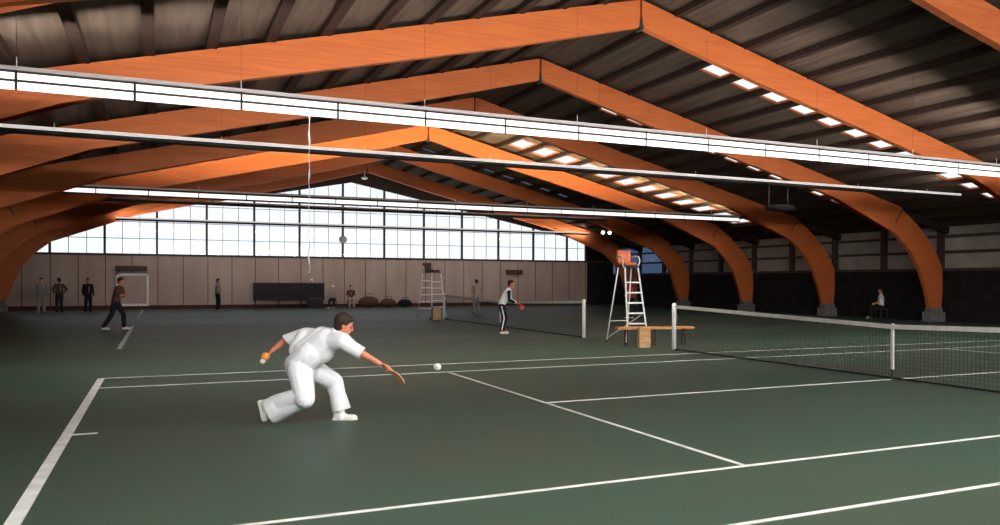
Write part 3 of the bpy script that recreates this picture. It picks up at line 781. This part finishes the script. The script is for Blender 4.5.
# ------------------------------------------------------------------ the player in white
base = at(308, 421, 9.2); base.z = 0
pl = thing('person', 'person all in white lunging low with a small paddle reaching right, in the foreground', 'person', tuple(base))
D0 = 9.2
def L(x, y, dy=0): return at(x, y, D0+dy) - base
rx = rgt.copy(); rx.z = 0; rx.normalize(); aw = Vector((-rx.y, rx.x, 0)); Z = Vector((0, 0, 1))
pel = L(302, 364, .02); wai = L(312, 354, .0); che = L(328, 341, .0); nck = L(338, 333, -.02)
hd = L(344.3, 325.3, -.02)
shr = L(343, 341, -.14); elr = L(362, 353.5, -.2); wrr = L(380.5, 364, -.2)
shl = L(306, 334.5, .16); ell = L(286, 340, .22); wrl = L(272.5, 350.5, .2)
hipr = L(300, 368, -.08); knr = L(305, 399, -.22); anr = L(270, 408.5, -.05)
hipl = L(309, 368, .10); knl = L(334, 382, .30); anl = L(341, 411.5, .25)
bm = nb()
cap(bm, pel, wai, .12, .115); cap(bm, wai, che, .115, .125); cap(bm, che, nck, .10, .055)
cap(bm, nck, hd-(hd-nck)*.3, .058, .054)
hf = (rx*.93 + aw*.28 - Z*.30); hu = (Z*.9 + rx*.35)
head(bm, hd, hf, hu, 1.0)
cap(bm, che, shr, .08, .06); cap(bm, che, shl, .08, .06)
cap(bm, shr, elr, .052, .042); cap(bm, elr, wrr, .043, .027)
cap(bm, shl, ell, .052, .042); cap(bm, ell, wrl, .043, .027)
gd = (L(396, 371, -.2)-wrr)
hand(bm, wrr, L(391, 369.5, -.2)-wrr, -Z*.6+rx*-.2-aw*.5, .85, -1, 1.08)
hand(bm, wrl, L(266.8, 355.5, .18)-wrl, rx*.6-Z*.8, .42, 1, 1.08)
for a, b, c in ((hipr, knr, anr), (hipl, knl, anl)):
    cap(bm, a, b, .085, .055); cap(bm, b, c, .055, .038)
fuse('body', bm, 'skinred', pl, .0065, 3)
f_, u_, l_ = frame_of(hf, hu)
for s in (-1, 1):
    bm = nb(); ball(bm, hd+f_*.076+l_*s*.032-u_*.002, .009, 2); obj('eye', bm, 'eye', pl, True)
bm = nb(); hair(bm, hd, hf, hu, 1.03); ball(bm, hd-f_*.06-u_*.05, .05, 2); fuse('hair', bm, 'hair', pl, .009, 2)
# shirt
bm = nb()
cap(bm, pel+(wai-pel)*.1+aw*.03, wai+aw*.03, .165, .165); cap(bm, pel-aw*.05, wai-aw*.05, .155, .16)
cap(bm, wai, che, .17, .158); cap(bm, wai+aw*.07, che+aw*.10, .15, .13); cap(bm, L(303, 352, .0), L(322, 336, .06), .12, .115)
cap(bm, L(296, 350, .04), L(304, 336, .12), .085, .085)
cap(bm, che, nck-(nck-che)*.15, .14, .088)
cap(bm, che, shr, .13, .098); cap(bm, che+aw*.05, shl, .12, .085)
cap(bm, shr, L(352, 348, -.16), .095, .080); cap(bm, L(352, 348, -.16), elr+(elr-shr)*.12, .080, .076)
cap(bm, shl, L(284.5, 341, .2), .085, .072)
cap(bm, L(323, 353, -.02), che, .12, .13)
shirt = fuse('shirt', bm, 'cotton', pl, .010, 6)
bm = nb(); 
cap(bm, nck+aw*.03, nck-rx*.03-aw*.03, .062, .062); fuse('collar', bm, 'cotton', shirt, .01, 3)
# trousers
bm = nb()
cap(bm, hipr, hipl, .15, .14); cap(bm, pel, wai, .155, .15); cap(bm, L(298, 370, -.02), L(296, 364, 0), .13, .13)
cap(bm, hipr, knr, .145, .110); cap(bm, L(303, 396, -.2), L(278, 403.5, -.08), .105, .108); cap(bm, L(278, 403.5, -.08), L(273, 405.5, -.05), .108, .105)
cap(bm, L(278, 405.5, -.08), L(266, 411.5, -.05), .12, .125); cap(bm, L(301, 402, -.18), L(274, 413.5, -.06), .082, .115)
cap(bm, hipl, knl, .135, .108); cap(bm, knl, L(338, 396, .28), .106, .092); cap(bm, L(338, 396, .28), L(342, 412, .26), .096, .112)
tr = fuse('trousers', bm, 'cotton', pl, .010, 6)
def trim(o, co, no, rad):                              # cut a cuff open past a plane, near co only
    co = Vector(co); no = Vector(no).normalized(); bm = bmesh.new(); bm.from_mesh(o.data)
    fs = [f for f in bm.faces if (f.calc_center_median()-co).length < rad]
    g = list({v for f in fs for v in f.verts}) + list({e for f in fs for e in f.edges}) + fs
    bmesh.ops.bisect_plane(bm, geom=g, plane_co=co, plane_no=no)
    dead = [v for v in bm.verts if (v.co-co).length < rad and (v.co-co).dot(no) > 1e-4]
    bmesh.ops.delete(bm, geom=dead, context='VERTS'); bm.to_mesh(o.data); bm.free()
    for p in o.data.polygons: p.use_smooth = True
trim(tr, L(270.5, 411, -.05), L(255, 416.5, -.05)-L(271, 410, -.05), .24)
trim(tr, L(341.5, 409.5, .26), L(343.5, 420, .26)-L(341, 408.5, .26), .20)
trim(shirt, elr.lerp(wrr, .02), wrr-elr, .16)
trim(shirt, L(286.8, 340, .21), wrl-ell, .12)
# shoes: rear foot stands on its toe, front foot flat
toe = at(264.5, 425, D0-.06)-base; toe.z = .03; heel = L(261.5, 400.5, -.05)
shoe(pl, heel-rx*.035, toe-rx*.01, rx*.95+Z*.1, 'shoe')
fh = at(332.5, 420.5, D0+.25)-base; fh.z = .002
shoe(pl, fh, fh+rx*.285+aw*.03, Z, 'shoe')
bm = nb(); cap(bm, L(338.5, 398, .27), L(341, 417, .25), .058, .050); fuse('sock', bm, 'cotton', pl, .012, 2)
# bat and balls
gp = wrr+(L(391, 369.5, -.2)-wrr).normalized()*.10-Z*.01+rx*.02
paddle('bat', tuple(base+gp), (L(408, 387.5, -.22)-L(393, 371, -.2)), aw*.42+rx*.9, 'small pale wooden bat gripped in the right hand of the player in white', Lh=.10, Lb=.2, Rb=.075)
def tennis_ball(p, r, m, label):
    t = thing('ball', label, 'ball', tuple(p))
    bm = nb(); ball(bm, (0,0,0), r, 4); b = obj('felt', bm, m, t, True)
    bm = nb(); pts = []
    for i in range(49):
        a = 2*PI*i/48; q = Vector((math.cos(a)+.35*math.cos(3*a), math.sin(a)-.35*math.sin(3*a), 1.0*math.sin(2*a))).normalized()*r*1.003; pts.append(q)
    tube(bm, pts, r*.035, 5); obj('seam', bm, 'white', t, True)
    return t
tennis_ball(at(265.6, 356.3, D0+.14), .045, 'ballo', 'orange ball held in the left hand of the player in white')
tennis_ball(at(262.6, 361.2, D0+.10), .028, 'ballw', 'small pale ball held under the orange one by the player in white')
tennis_ball(at(437.5, 367, 9.6), .045, 'ballw', 'pale ball in the air right of the bat')
